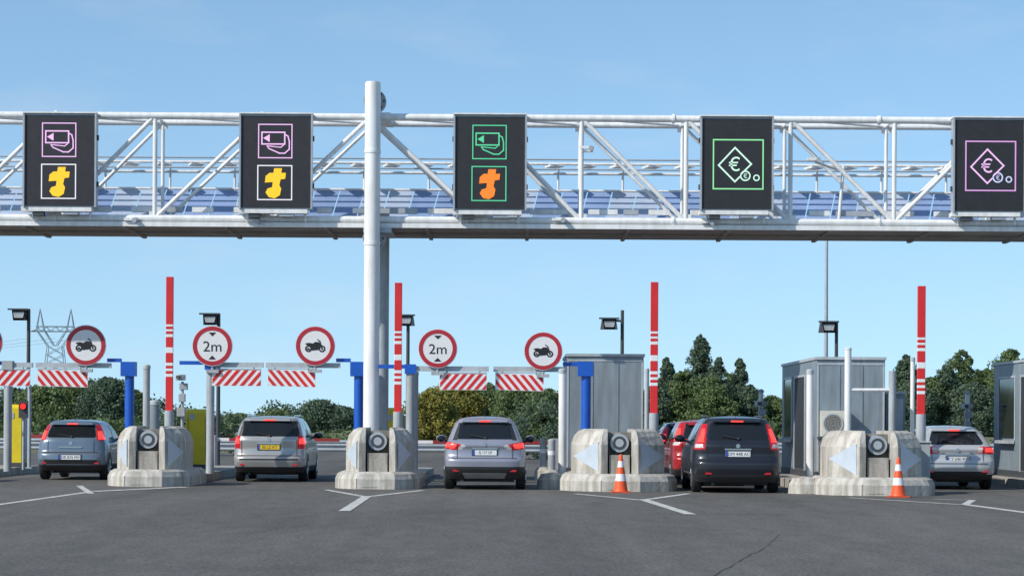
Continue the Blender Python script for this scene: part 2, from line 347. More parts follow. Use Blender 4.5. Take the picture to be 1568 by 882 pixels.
# ---------------------------------------------------------------- height restriction gates
def stripes(g,x0,x1,z0,z1,y,tilt=0,flip=1):
    n=6; w=(x1-x0); g.plate([(x0,z0),(x1,z0+tilt),(x1,z1+tilt),(x0,z1)],y,.03,white_band)
    p=w/n; h=z1-z0; sl=h*.8*flip
    for i in range(-1,n+2):
        a=x0+i*p-sl*.4; P=[(a,0),(a+p*.5,0),(a+p*.5+sl,1),(a+sl,1)]
        def clip(P,f,sgn):
            out=[]
            for i in range(len(P)):
                A,B_=P[i],P[(i+1)%len(P)]; ia=(A[0]-f)*sgn>=0; ib=(B_[0]-f)*sgn>=0
                if ia: out.append(A)
                if ia!=ib: t=(f-A[0])/(B_[0]-A[0]); out.append((f,A[1]+t*(B_[1]-A[1])))
            return out
        P=clip(P,x0+.012,1); P=clip(P,x1-.012,-1) if P else P
        if len(P)>=3: g.plate([(q[0],z0+.012+q[1]*(h-.024)+tilt*(q[0]-x0)/w) for q in P],y-.006,.005,red_paint)
def gate(d,post,left,b1,b2_,yb,rb):
    g=MB('height_restriction_gate')
    def Z(y,x=784): return sz(y,d,x)
    X=sx(post,d)
    g.tube((X,d,.19),(X,d,Z(575,post)),.115,blue_paint,16)
    g.b2(X-.2,X+.16,d-.16,d+.16,Z(576,post),Z(554,post),blue_paint)
    za=Z(yb-3,post)
    g.b2(X-.55,X-.2,d-.05,d+.05,za-.04,za+.05,blue_paint)
    zb=Z(yb+4,(b1[0]+b2_[1])/2)
    g.b2(sx(b2_[0]-3,d),X-.45,d-.07,d-.055+.1,zb-.06,zb+.06,booth_l)
    Xl=sx(left,d); g.b2(Xl+.05,sx(b1[1]+3,d),d-.07,d+.045,zb-.06,zb+.06,booth_l)
    g.tube((Xl,d,.19),(Xl,d,zb-.12),.10,post_grey,14); g.b2(Xl-.13,Xl+.13,d-.13,d+.13,zb-.12,zb+.1,blue_paint if post>300 else post_grey)
    g.b2(Xl-.75,Xl-.131,d-.05,d+.05,zb-.0,zb+.09,blue_paint)
    for k,(a,b) in enumerate((b1,b2_)):
        x0,x1=sx(a,d),sx(b,d); z1=Z(yb+11,(a+b)/2); z0=Z(yb+36,(a+b)/2)
        stripes(g,x0,x1,z0,z1,d-.1,0 if k==0 else -.03,1 if k==0 else -1)
        for q in(.15,.85): g.tube((x0+(x1-x0)*q,d-.02,z1-.05),(x0+(x1-x0)*q,d-.02,zb),.02,galv,6)
        g.b2(x0,x1,d-.11,d-.05,z1+.002,z1+.03,booth_l)
    g.finish()
    return zb
gate(58,198,12,(-30,47),(58,135),555,0)
gate(57,549,322,(325,400),(410,483),555,0)
gate(55.5,897,628,(673,745),(758,832),561,0)
def moto(g,cx,cz,y,s):
    def T(a,b): return (cx+a*s,cz+b*s)
    for a in(-.34,.34):
        p=T(a,-.14); g.ring(p[0],p[1],y,.17*s,.10*s,.004,sign_black,20); g.disc(p[0],p[1],y-.001,.05*s,.004,sign_black,10)
    g.plate([T(*p) for p in((-.52,.12),(-.30,.16),(-.12,.12),(.0,.2),(.17,.2),(.24,.12),(.30,.0),(.14,-.2),(-.14,-.22),(-.2,-.04),(-.4,.02))],y-.002,.004,sign_black)
    g.lines([T(.12,.32),T(.22,.24),T(.35,-.14)],y-.004,.05*s,sign_black)
    g.lines([T(-.1,-.2),T(-.45,-.16)],y-.003,.05*s,sign_black)
def rsign(x,y,r,d,kind):
    g=MB('traffic_sign'); X=sx(x,d); Z=sz(y,d,x); R=r*d/F; yy=d-.2
    g.disc(X,Z,yy+.006,R,.02,galv); g.disc(X,Z,yy,R*.995,.005,sign_white); g.ring(X,Z,yy-.006,R*.965,R*.76,.005,sign_red)
    if kind=='moto': moto(g,X,Z,yy-.006,R*1.0)
    else:
        g.text('2m',X,Z-.01,yy-.005,R*.5,sign_black,1.05)
        for e in(-1,1): g.plate([(X-.09,Z+e*R*.66),(X+.09,Z+e*R*.66),(X,Z+e*R*.47)],yy-.005,.004,sign_black)
    g.tube((X,yy+.06,Z-R-.12),(X,yy+.06,Z+R*.7),.035,post_grey,10); g.b2(X-.15,X+.15,yy+.03,d-.04,Z-R-.16,Z-R-.08,post_grey)
    for q in(-.4,.4): g.b2(X-.25,X+.25,yy+.026,yy+.06,Z+q*R-.02,Z+q*R+.02,galv)
    g.finish()
rsign(133,529,31,58,'moto'); rsign(-25,525,31,58,'2m'); rsign(326,530,31,57,'2m'); rsign(483,530,30.5,57,'moto'); rsign(670,534,30,55.5,'2m'); rsign(831,538,29.5,55.5,'moto')
# ---------------------------------------------------------------- booths
def booth(X0,X1,Y0,Y1,H,ac=False,door=True):
    g=MB('toll_booth'); b=.2
    g.b2(X0,X1,Y0,Y1,b,H,booth_m); g.b2(X0-.03,X1+.03,Y0-.04,Y1+.04,H+.002,H+.07,booth_l); g.b2(X0-.02,X1+.02,Y0-.02,Y1+.02,b,b+.16,dark_metal)
    n=max(2,round((X1-X0)/.62))
    for i in range(n+1):
        x=X0+(X1-X0)*i/n; x=min(max(x,X0+.03),X1-.03); g.b2(x-.02,x+.02,Y0-.014,Y0-.002,b+.17,H-.13,booth_l if i in(0,n) else booth_m)
    g.b2(X0+.01,X1-.01,Y0-.012,Y0-.002,H-.12,H-.08,booth_l)
    if door:
        L=Y1-Y0
        for a,c,zl,mm in((.10,.24,1.15,booth_glass),(.30,.60,.38,booth_in),(.68,.92,1.15,booth_glass)):
            g.b2(X0-.012,X0-.002,Y0+L*a,Y0+L*c,zl,H-.36,mm)
            for q in(a,c): g.b2(X0-.03,X0-.003,Y0+L*q-.05,Y0+L*q,zl-.04,H-.30,booth_l)
            g.b2(X0-.03,X0-.003,Y0+L*a+.002,Y0+L*c-.052,H-.358,H-.30,booth_l)
        g.b2(X0-.2,X0-.02,Y0+L*.68,Y0+L*.9,1.02,1.10,booth_l)
    if ac:
        ax=X0+.42; z0=sz(668,Y0,1270)
        g.b2(ax-.34,ax+.34,Y0-.34,Y0-.02,z0,z0+.6,beige); g.ring(ax-.08,z0+.3,Y0-.36,.24,.2,.015,booth_l); g.disc(ax-.08,z0+.3,Y0-.345,.2,.004,dark_metal)
        for k in range(5): g.ring(ax-.08,z0+.3,Y0-.352,.035+.036*k,.026+.036*k,.006,beige,20)
        g.b2(ax+.2,ax+.31,Y0-.347,Y0-.341,z0+.1,z0+.5,sign_white)
        g.b2(ax-.4,ax+.4,Y0-.4,Y0-.02,z0-.06,z0-.004,dark_metal)
    g.finish(.006,1)
booth(1.35,3.24,58,62.,sz(546,58,920),door=False)
booth(7.12,8.72,55,62,sz(551,55,1300),ac=True)
booth(12.4,14.,52.5,60.5,3.0)
g=MB('equipment_cabinet'); X0,X1=sx(1356,56.5),sx(1386,56.5); g.b2(X0,X1,56.5,57.6,.2,sz(600,56.5),booth_m); g.b2(X0-.03,X1+.03,56.46,57.64,sz(600,56.5),sz(597,56.5)+.02,booth_l); g.b2(X0+.05,X1-.05,56.48,56.497,.4,2.1,booth_l); g.finish(.01,1)
g=MB('portal_frame'); d=52.; g.tube((sx(1298,d),d,.2),(sx(1298,d),d,sz(534,d,1298)),.075,white_steel,14); g.tube((sx(1298,d),d,sz(597,d,1298)),(sx(1362,d),d,sz(597,d,1362)),.04,white_steel,10); g.tube((sx(1366,d),d,.2),(sx(1366,d),d,sz(568,d,1366)),.08,post_grey,14); g.lathe(sx(1298,d),d,[(.08,sz(536,d,1298),white_steel),(.085,sz(533,d,1298),white_steel),(.0,sz(531,d,1298),white_steel)]); g.finish()
def pole(name,x,y0,d,r,m,base=.19,cap=True):
    g=MB(name); X=sx(x,d); zt=sz(y0,d,x); g.tube((X,d,base),(X,d,zt),r,m,16); g.b2(X-r*1.6,X+r*1.6,d-r*1.6,d+r*1.6,base-.005,base+.03,m)
    if cap: g.tube((X,d,zt-.08),(X,d,zt),r*1.12,booth_l,16); g.ell((X,d,zt),(r*1.05,r*1.05,r*.4),booth_l)
    g.finish()
pole('steel_bollard_post',224,560,56.5,.085,post_grey); pole('steel_bollard_post',861,566,53.2,.085,white_steel); pole('steel_bollard_post',1240,567,50.6,.075,white_steel)
pole('steel_bollard_post',1397,548,53,.05,white_steel); pole('steel_bollard_post',990,565,53.5,.05,booth_l); pole('steel_bollard_post',636,570,58,.07,post_grey)
pole('steel_bollard_post',1165,597,62,.06,white_steel,0); pole('steel_bollard_post',1481,600,62,.06,white_steel,0); pole('steel_bollard_post',45,590,62,.05,galv,.19)
pole('steel_bollard_post',237,615,58,.12,booth_m)
for x,y,d in((279,578,58),(1165,618,61.8),(1481,622,61.8)):
    g=MB('surveillance_camera'); X=sx(x,d);Z=sz(y,d,x); g.tube((X,d,.19 if x<1000 else .0),(X,d,Z-.1),.04,galv,10); g.box(X-.03,d-.1,Z,.18,.3,.14,booth_l,rz=.4); g.tube((X-.08,d-.3,Z),(X-.06,d-.25,Z),.05,dark_metal,10); g.box(X+.03,d,Z-.22,.2,.14,.16,galv); g.box(X,d-.05,Z-.5,.16,.14,.2,galv); g.box(X-.02,d-.05,Z-.85,.2,.14,.22,post_grey); g.finish(.01,1)
def ticket(x0,x1,y0,d):
    g=MB('ticket_machine'); X0,X1=sx(x0,d),sx(x1,d); zt=sz(y0,d,x0)
    g.b2(X0,X1,d,d+.7,.19,zt-.1,yellow); g.loft([[(X0,d,zt-.1),(X1,d,zt-.1),(X1,d+.7,zt-.1),(X0,d+.7,zt-.1)],[(X0+.02,d+.15,zt),(X1-.02,d+.15,zt),(X1-.02,d+.7,zt),(X0+.02,d+.7,zt)]],yellow)
    g.b2(X0-.02,X1+.02,d-.02,d+.72,.19,.32,dark_metal); g.b2(X0+.06,X0+.075,d-.012,d-.002,.4,zt-.2,dark_metal); g.b2(X0+.1,X0+.24,d-.012,d-.002,1.5,1.65,galv)
    g.b2(X1+.001,X1+.05,d+.1,d+.6,.4,zt-.2,post_grey); g.finish(.02,2)
ticket(284,314,626,62); ticket(8,33,619,63); ticket(586,617,624,60)
g=MB('traffic_light'); d=60.; X=sx(35,d);Z=sz(622,d,35); g.b2(X-.11,X+.11,d,d+.15,Z-.3,Z+.14,dark_metal); g.tube((X,d-.03,Z),(X,d-.001,Z),.075,led_red,14); g.tube((X,d-.1,Z+.0),(X,d-.001,Z),.09,dark_metal,14,caps=False); g.tube((X,d+.08,.19),(X,d+.08,Z-.29),.035,galv,8); g.finish()
# ---------------------------------------------------------------- street lamps
def lamp(xp_,xh,yt,d,yp=None):
    g=MB('street_lamp'); X=sx(xp_,d); Xh=sx(xh,d); zt=sz(yt,d,xp_)
    g.tube((X,d,0),(X,d,sz(yp,d,xp_) if yp else zt),.07,dark_metal,10,r2=.055)
    g.tube((X,d,zt-.1),(Xh,d,zt-.06),.035,dark_metal,8)
    W=.28
    vs=[(Xh-W*.6,d-.3,zt-.36),(Xh+W*.6,d-.3,zt-.36),(Xh+W,d+.25,zt-.36),(Xh-W,d+.25,zt-.36),(Xh-W*.8,d-.25,zt-.02),(Xh+W*.8,d-.25,zt-.02),(Xh+W*.8,d+.25,zt+.02),(Xh-W*.8,d+.25,zt+.02)]
    g.add(vs,[(3,2,1,0),(4,5,6,7),(1,2,6,5),(2,3,7,6),(3,0,4,7)],dark_metal)
    g.add([(Xh-W*.5,d-.27,zt-.30),(Xh+W*.5,d-.27,zt-.30),(Xh+W*.65,d-.255,zt-.1),(Xh-W*.65,d-.255,zt-.1)],[(0,1,2,3)],post_grey)
    g.b2(Xh-W*1.2,Xh+W*1.1,d-.33,d-.24,zt-.05,zt+.0,dark_metal)
    g.finish()
lamp(43,30,473,75);lamp(334,322,480,75);lamp(624,621,482,78);lamp(952,932,487,75,475);lamp(1280,1267,492,75)
g=MB('light_mast'); d=95.; X=sx(1264,d); g.tube((X,d,0),(X,d,sz(356,d,1264)),.11,galv,12,r2=.06); g.b2(X-.4,X+.4,d-.1,d+.1,sz(356,d,1264),sz(355,d,1264)+.1,galv); g.finish()
# ---------------------------------------------------------------- exit barrier arms, rail, cones, bollard
def arm(x0,x1,y,d,xc):
    g=MB('lowered_barrier_arm'); a,b=sx(x0,d),sx(x1,d); z=sz(y,d,(x0+x1)/2); n=9
    for i in range(n): g.b2(a+(b-a)*i/n,a+(b-a)*(i+1)/n,d-.03,d+.03,z-.045,z+.045,mat('arm_red',(.30,.03,.03),.5) if i%3 else white_band)
    X=sx(xc,d); g.b2(X-.16,X+.16,d-.15,d+.15,.19,z+.12,post_grey); g.finish()
arm(640,848,677,66,852);arm(330,520,673,68,322);arm(20,200,668,69,205)
g=MB('guard_rail'); d=86.
for i in range(46):
    X=-22+i*1.0
    if i%2==0: g.b2(X,X+.1,d+.05,d+.15,0,.78,galv)
for z in(.45,.62,.74): g.tube((-22,d,z),(24,d,z),.06,galv,8)
g.b2(-22,24,d+.02,d+.045,.42,.78,galv)
g.finish()
def cone(X,Y):
    g=MB('traffic_cone'); g.b2(X-.2,X+.2,Y-.2,Y+.2,.004,.035,mat('cone_base',(.55,.07,.02),.6))
    o,w=orange,white_band
    g.lathe(X,Y,[(.155,.034,o),(.145,.07,o),(.118,.25,o),(.119,.25,w),(.095,.40,w),(.0945,.40,o),(.072,.54,o),(.0725,.54,w),(.052,.67,w),(.0515,.67,o),(.034,.79,o),(.025,.81,o),(.02,.78,o)],24); g.finish()
cone(sx(951,49.6),49.6);cone(sx(1376,47.5),47.5)
for x,d in((845,56),(832,60)):
    g=MB('kerb_bollard'); X=sx(x,d); g.lathe(X,d,[(.22,.0,concrete),(.22,.25,concrete),(.16,.34,concrete),(.0,.36,concrete)]); g.tube((X,d,.3),(X,d,1.05),.09,post_grey,14); g.tube((X,d,.7),(X,d,.8),.094,white_band,14); g.ell((X,d,1.05),(.09,.09,.04),post_grey); g.finish()
for x,d,n in((1232,49.8,1),(846,52.4,1)):
    g=MB('kerb_end'); X=sx(x,d); g.lathe(X,d,[(.34,.0,concrete),(.33,.2,concrete),(.25,.33,concrete),(.0,.37,concrete)],20); g.finish()
# ---------------------------------------------------------------- cars
glass=mat('car_glass',(.012,.015,.018),.04,0,0,spec=.5)
blk=mat('black_plastic',(.022,.022,.024),.55,0,.15)
tail_on=mat('tail_lamp_lit',(1.,.045,.035),.3,0,0,emis=1.5)
tail_glow=mat('tail_lamp',(.40,.012,.02),.15,0,.1,20,emis=.25)  # lens surround and bumper reflectors, with a faint glow added
clear=mat('clear_lamp',(.6,.55,.52),.15,0,0)
chrome=mat('chrome',(.6,.6,.6),.15,1,0)
rimm=mat('alloy_rim',(.35,.36,.37),.3,.8,0)
plate_w=mat('plate_white',(.70,.72,.72),.5,0,0); plate_y=mat('plate_yellow',(.7,.48,.03),.5,0,0); plate_b=mat('plate_blue',(.02,.08,.4),.5,0,0)
def pip(P,x,y):
    r=np.zeros(x.shape,bool); n=len(P)
    for i in range(n):
        x0,y0=P[i];x1,y1=P[(i+1)%n]
        if y0==y1: continue
        c=((y0>y)!=(y1>y))&(x<(x1-x0)*(y-y0)/(y1-y0)+x0); r^=c
    return r
def car(name,X,Y,s):
    W,L,H=s['W']/2,s['L'],s['H']; zc=H-.085; NE=4.0
    zs=np.linspace(.23,zc,66)
    def prof(P,k=3):
        a=np.interp(zs,[p[0] for p in P],[p[1] for p in P]); 
        for _ in range(k): a[1:-1]=.25*a[:-2]+.5*a[1:-1]+.25*a[2:]
        return a
    yr=prof(s['rear'],2); yf=L-prof(s['front']); w=prof(s['width'])*W
    belt=s['belt']; ar=np.interp(zs,[.3,belt,zc],[.42,.36,.30]); af=np.interp(zs,[.3,belt,zc],[.75,.7,.5])
    rows=[(zs[i],yr[i],yf[i],w[i],ar[i],af[i]) for i in range(len(zs))]
    for t in np.linspace(0,math.pi/2,12)[1:]:
        c=max(math.cos(t),.03); yc=(yr[-1]+yf[-1])/2; h=(yf[-1]-yr[-1])/2; cy=1-(1-c)*.85 if c>.03 else .15
        rows.append((zc+.085*math.sin(t),yc-h*cy,yc+h*cy,w[-1]*c,ar[-1]*c,af[-1]*c))
    q0=1-(1-.92**NE)**(1/NE)
    U=np.linspace(-.92,.92,90); qc=np.linspace(q0,1,12)[1:]
    uc=(1-(1-qc)**NE)**(1/NE)
    ur=np.concatenate([-uc[::-1],U,uc]); qr=1-(np.clip(1-np.abs(ur)**NE,0,1))**(1/NE)
    Uf=np.linspace(-.92,.92,24); uf=np.concatenate([-uc[::-1],Uf,uc])[::-1]; qf=1-(np.clip(1-np.abs(uf)**NE,0,1))**(1/NE)
    side=np.linspace(0,1,72)[1:-1]
    pts=[]
    for (z,a,b,ww,da,df) in rows:
        xs=np.concatenate([ur*ww,np.full(len(side),ww),uf*ww,np.full(len(side),-ww)])
        ys=np.concatenate([a+da*qr,a+da+(b-df-a-da)*side,b-df*qf,(a+da+(b-df-a-da)*side)[::-1]])
        tp=1-.045*np.clip((1.1-ys)/1.1,0,1)**2-.05*np.clip((ys-(L-1.2))/1.2,0,1)**2
        pts.append(np.stack([xs*tp,ys,np.full(len(xs),z)],1))
    P=np.array(pts); R,n,_=P.shape
    i=np.arange(n); j=(i+1)%n
    k=np.arange(R-1)[:,None]
    fa=np.stack([k*n+i,k*n+j,(k+1)*n+j,(k+1)*n+i],-1).reshape(-1,4)
    V=P.reshape(-1,3); A,B,C,D_=[V[fa[:,q]] for q in range(4)]
    cen=(A+B+C+D_)/4; nr=np.cross(C-A,D_-B); nr/=np.linalg.norm(nr,axis=1)[:,None]+1e-9
    cx,cy,cz=cen.T; ax=np.abs(cx)
    Yr=np.interp(cz,zs,yr); Yf=np.interp(cz,zs,yf); Wz=np.interp(cz,zs,w)
    mats=[s['paint'],glass,blk,tail_glow,tail_on,clear,chrome,s.get('paint2',blk)]
    mi=np.zeros(len(fa),int)
    rear=(nr[:,1]<-.25)&(cy<Yr+.5)&(cz<zc+.01)
    mi[cz<s['clad']]=2
    for wy in(s['wb'][0],s['wb'][1]):
        mi[((cy-wy)**2+(cz-.31)**2<.37**2)&(np.abs(nr[:,0])>.4)]=2
    ztop=zc-.05; t=(cz-belt)/(ztop-belt)
    yg0=s.get('qg',.45)+ .25*t; yg1=np.interp(belt,zs,yf)-.45+(np.interp(ztop,zs,yf)-np.interp(belt,zs,yf))*t
    sg=(np.abs(nr[:,0])>.5)&(cz>belt+.02)&(cz<ztop)&(cy>yg0+.3)&(cy<yg1)
    mi[sg]=1
    for pil in s.get('pill',(1.55,2.45)): mi[sg&(np.abs(cy-pil)<.05)]=2
    ws=(nr[:,1]>.25)&(cz>belt+.04)&(cz<zc-.01)&(ax<Wz-.07); mi[ws]=1
    for key,poly in s['zones']:
        q=pip(poly,ax,cz)
        if key=='win': mi[rear&q]=1
        elif key=='black': mi[rear&q]=2
        elif key=='p2': mi[rear&q]=7
        elif key=='tail': mi[q&(cy<Yr+.42)]=3
        elif key=='lit': mi[q&(cy<Yr+.42)]=4
        elif key=='clear': mi[q&(cy<Yr+.42)]=5
        elif key=='chrome': mi[q&rear]=6
    g=MB(name)
    V2=V+np.array([X,Y,0]); g.v=[tuple(p) for p in V2]; g.f=[list(map(int,q)) for q in fa]; g.mats=list(mats); 
    g.m=[int(q) for q in mi]; g.sm=[True]*len(fa)
    g.f.append([(R-1)*n+q for q in range(n)]); g.m.append(0); g.sm.append(True)
    g.f.append([q for q in range(n)][::-1]); g.m.append(2); g.sm.append(False)
    def ysurf(x,z):
        a=np.interp(z,zs,yr); ww=np.interp(z,zs,w); u=min(abs(x)/ww,.999); d=np.interp(z,[.3,belt,zc],[.42,.36,.30]); return Y+a+d*(1-(1-u**NE)**(1/NE))
    for wy in s['wb']:
        for e in(-1,1):
            xo=X+e*(W-.015); xi=X+e*(W-.22)
            for (r0,x0),(r1,x1),m in(((.29,xo),(.315,xo-e*.03),rubber),((.315,xo-e*.03),(.318,xo-e*.1),rubber),((.318,xo-e*.1),(.315,xi+e*.03),rubber),((.315,xi+e*.03),(.28,xi),rubber)):
                g.tube((x0,Y+wy,.316),(x1,Y+wy,.316),r0,m,28,r2=r1,caps=False)
            g.tube((xo-e*.004,Y+wy,.316),(xo-e*.03,Y+wy,.316),.29,rubber,28)
            g.tube((xo+e*.004,Y+wy,.316),(xo-e*.0,Y+wy,.316),.2,rimm,24)
            for q in range(5):
                aa=q*2*math.pi/5; g.tube((xo+e*.008,Y+wy+.03*math.cos(aa),.316+.03*math.sin(aa)),(xo+e*.008,Y+wy+.19*math.cos(aa),.316+.19*math.sin(aa)),.018,chrome,6)
            g.tube((xi,Y+wy,.316),(xi+e*.02,Y+wy,.316),.28,blk,20)
    g.b2(X-W+.25,X+W-.25,Y+.5,Y+L-.5,.17,.228,blk)
    g.tube((X-W*.55,Y+.2,.2),(X-W*.55,Y+.6,.2),.035,dark_metal,10)
    pzv=s['plate']; py=ysurf(.2,pzv)-.02; hw=.26
    g.b2(X-hw-.02,X+hw+.02,py+.003,py+.06,pzv-.07,pzv+.07,blk)
    g.b2(X-hw,X+hw,py-.006,py+.002,pzv-.055,pzv+.055,s.get('pc',plate_w))
    g.b2(X-hw+.001,X-hw+.045,py-.009,py-.0065,pzv-.054,pzv+.054,plate_b)
    g.text(s.get('reg','BX 412 RT'),X+.02,pzv,py-.008,.07,sign_black,.95)
    zt=zc-.01; yt=ysurf(0,zt)
    g.loft([[(X-.5,yt-.08,zt-.03),(X+.5,yt-.08,zt-.03),(X+.55,yt+.25,zt-.02),(X-.55,yt+.25,zt-.02)],[(X-.48,yt-.07,zt+.005),(X+.48,yt-.07,zt+.005),(X+.46,yt+.3,zt+.05),(X-.46,yt+.3,zt+.05)]],s['paint'])
    g.b2(X-.13,X+.13,yt-.086,yt-.0715,zt-.028,zt+.0,tail_on)
    wb=s['wz']; 
    g.tube((X+.02,ysurf(0,wb)-.03,wb),(X-.32,ysurf(.3,wb+.06)-.03,wb+.06),.012,blk,6); g.ell((X+.02,ysurf(0,wb)-.02,wb),(.035,.03,.03),blk)
    zb=s['badge']; g.tube((X,ysurf(0,zb)-.012,zb),(X,ysurf(0,zb)+.01,zb),.045,chrome,12)
    zq=s.get('handle',pzv+.1); g.b2(X-.28,X+.28,ysurf(.28,zq)-.02,ysurf(.28,zq)+.02,zq-.016,zq+.016,s.get('hc',chrome))
    for e in(-1,1):
        xs_=s['seam']; pr=None
        for z in np.linspace(s['bumpz'],belt-.02,6):
            p=(X+e*xs_,ysurf(xs_,z)-.003,z)
            if pr: g.tube(pr,p,.006,blk,4,caps=False)
            pr=p
        g.b2(X+e*.62-.07,X+e*.62+.07,ysurf(.66,.42)-.012,ysurf(.62,.42)+.02,.40,.44,tail_glow)
    pr=None
    for x in np.linspace(-s['seam']-.1,s['seam']+.1,16):
        p=(X+x,ysurf(x,s['bumpz'])-.003,s['bumpz'])
        if pr: g.tube(pr,p,.009,blk,4,caps=False)
        pr=p
    my=L-s.get('mir',1.75)
    for e in(-1,1):
        g.ell((X+e*(W+.11),Y+my,belt+.06),(.12,.07,.085),s['paint']); g.ell((X+e*(W+.11),Y+my-.045,belt+.06),(.1,.03,.068),glass); g.tube((X+e*(W-.12),Y+my,belt-.01),(X+e*(W+.05),Y+my,belt+.02),.03,blk,8)
    if s.get('rails'):
        for e in(-1,1):
            xx=X+e*np.interp(zc,zs,w)*.88; g.tube((xx,Y+yr[-1]+.35,H+.0),(xx,Y+yf[-1]-.2,H+.0),.02,s['rails'],8)
            for q in(.35,1.2): g.tube((xx,Y+yr[-1]+q,H-.06),(xx,Y+yr[-1]+q,H),.02,s['rails'],8)
    g.tube((X,Y+yr[-1]+.35,H-.01),(X,Y+yr[-1]+.15,H+.16),.006,blk,5)
    return g.finish()
def paint(name,c,metal=.4): return mat(name,c,.32,metal,.06,2,coat=.6)
FR=[(.23,.12),(.4,.02),(.6,.0),(.75,.06),(.88,.35),(.96,.85),(1.02,1.1),(1.45,1.85),(1.6,2.1)]
captur=dict(W=1.80,L=4.12,H=1.60,belt=1.04,clad=.50,wb=(.78,3.38),paint=paint('silver_grey_paint',(.33,.34,.40)),
 rear=[(.23,.16),(.34,.05),(.45,0),(.66,-.02),(.70,.05),(.76,.09),(.90,.09),(.94,.06),(1.03,.07),(1.08,.16),(1.45,.46),(1.52,.50)],front=FR,
 width=[(.23,.90),(.4,.99),(.72,1.0),(.95,.985),(1.04,.93),(1.3,.81),(1.46,.72),(1.52,.65)],
 zones=[('win',[(-1,1.09),(.60,1.09),(.66,1.16),(.54,1.455),(-1,1.455)]),('black',[(.60,1.08),(.70,1.08),(.57,1.47),(.54,1.455)]),
  ('tail',[(.46,.98),(.95,1.07),(.95,.91),(.62,.86)]),('lit',[(.60,.985),(.86,1.035),(.85,.92),(.66,.90)]),('clear',[(.40,.96),(.50,.985),(.60,.90),(.52,.87)]),
  ('p2',[(-1,.24),(.42,.24),(.48,.36),(-1,.36)]),('chrome',[(-1,.895),(.3,.895),(.3,.92),(-1,.92)])],
 plate=.81,wz=1.13,badge=.99,seam=.60,bumpz=.69,handle=.90,reg='EJ 137 QF',rails=None,paint2=mat('skid_grey',(.3,.3,.3),.4,.4),qg=.5)
car('car',-.59,51.,captur)
mpv=dict(W=1.76,L=4.45,H=1.60,belt=1.06,clad=.36,wb=(.85,3.55),paint=paint('silver_paint',(.40,.40,.39)),pc=plate_y,
 rear=[(.23,.12),(.34,.03),(.5,-.02),(.60,-.02),(.65,.06),(.80,.09),(1.02,.07),(1.10,.12),(1.45,.30),(1.52,.34)],front=FR,
 width=[(.23,.93),(.4,1.0),(.72,1.0),(.95,.985),(1.06,.95),(1.3,.88),(1.46,.80),(1.52,.73)],
 zones=[('win',[(-1,1.10),(.66,1.10),(.70,1.16),(.62,1.47),(-1,1.47)]),('black',[(.66,1.1),(.74,1.1),(.65,1.48),(.62,1.46)]),
  ('tail',[(.68,.80),(.92,.80),(.92,1.14),(.70,1.12)]),('lit',[(.72,.92),(.88,.92),(.88,1.06),(.73,1.06)]),
  ('black',[(-1,.26),(.5,.26),(.6,.36),(-1,.36)]),('black',[(-1,.52),(.7,.52),(.7,.56),(-1,.56)])],
 plate=.84,wz=1.12,badge=1.02,seam=.66,bumpz=.64,reg='30 LZ KT',rails=chrome,qg=.3,handle=.93)
car('car.001',-5.86,56.6,mpv)
small=dict(W=1.70,L=3.9,H=1.48,belt=.99,clad=.38,wb=(.72,3.2),paint=paint('blue_grey_paint',(.15,.195,.25)),
 rear=[(.23,.14),(.34,.03),(.5,-.02),(.64,.0),(.70,.08),(.96,.11),(1.04,.16),(1.33,.38),(1.40,.42)],front=FR,
 width=[(.23,.93),(.4,1.0),(.72,1.0),(.9,.98),(.99,.93),(1.2,.86),(1.33,.78),(1.40,.70)],
 zones=[('win',[(-1,1.03),(.55,1.03),(.60,1.08),(.52,1.35),(-1,1.35)]),('tail',[(.62,.98),(.92,.94),(.70,1.36),(.56,1.36)]),('lit',[(.66,1.0),(.78,1.0),(.70,1.2),(.62,1.2)]),
  ('black',[(-1,.40),(.62,.40),(.66,.5),(-1,.5)])],
 plate=.56,wz=1.06,badge=.9,seam=.56,bumpz=.68,handle=.8,reg='DR 876 MV',qg=.4)
car('car.002',-10.77,57.3,small)
van=dict(W=1.87,L=4.5,H=1.63,belt=1.08,clad=.40,wb=(.85,3.6),paint=paint('black_paint',(.016,.018,.026),.2),
 rear=[(.23,.12),(.34,.03),(.5,-.02),(.66,-.02),(.71,.06),(.80,.09),(1.02,.08),(1.10,.13),(1.46,.38),(1.55,.42)],front=FR,
 width=[(.23,.93),(.4,1.0),(.72,1.0),(.97,.985),(1.08,.94),(1.3,.86),(1.48,.77),(1.55,.70)],
 zones=[('win',[(-1,1.12),(.60,1.12),(.62,1.16),(.55,1.48),(-1,1.48)]),('tail',[(.70,.92),(.93,.92),(.76,1.46),(.62,1.46)]),('lit',[(.72,1.08),(.84,1.08),(.74,1.36),(.67,1.36)]),
  ('clear',[(.72,.95),(.9,.95),(.88,1.04),(.74,1.04)])],
 plate=.83,wz=1.15,badge=1.0,seam=.66,bumpz=.69,reg='DM 448 AC',rails=dark_metal,qg=.35,handle=.93)
car('car.003',4.78,49.6,van)
red=dict(van); red.update(W=1.78,H=1.56,paint=paint('red_car_paint',(.36,.015,.02),.1),L=4.2,reg='AV 203 LP',rails=None)
car('car.004',4.66,55.1,red)
dark=dict(small); dark.update(W=1.75,paint=paint('navy_paint',(.03,.04,.06),.3),reg='CC 551 XN',H=1.52)
car('car.005',4.68,61.6,dark)
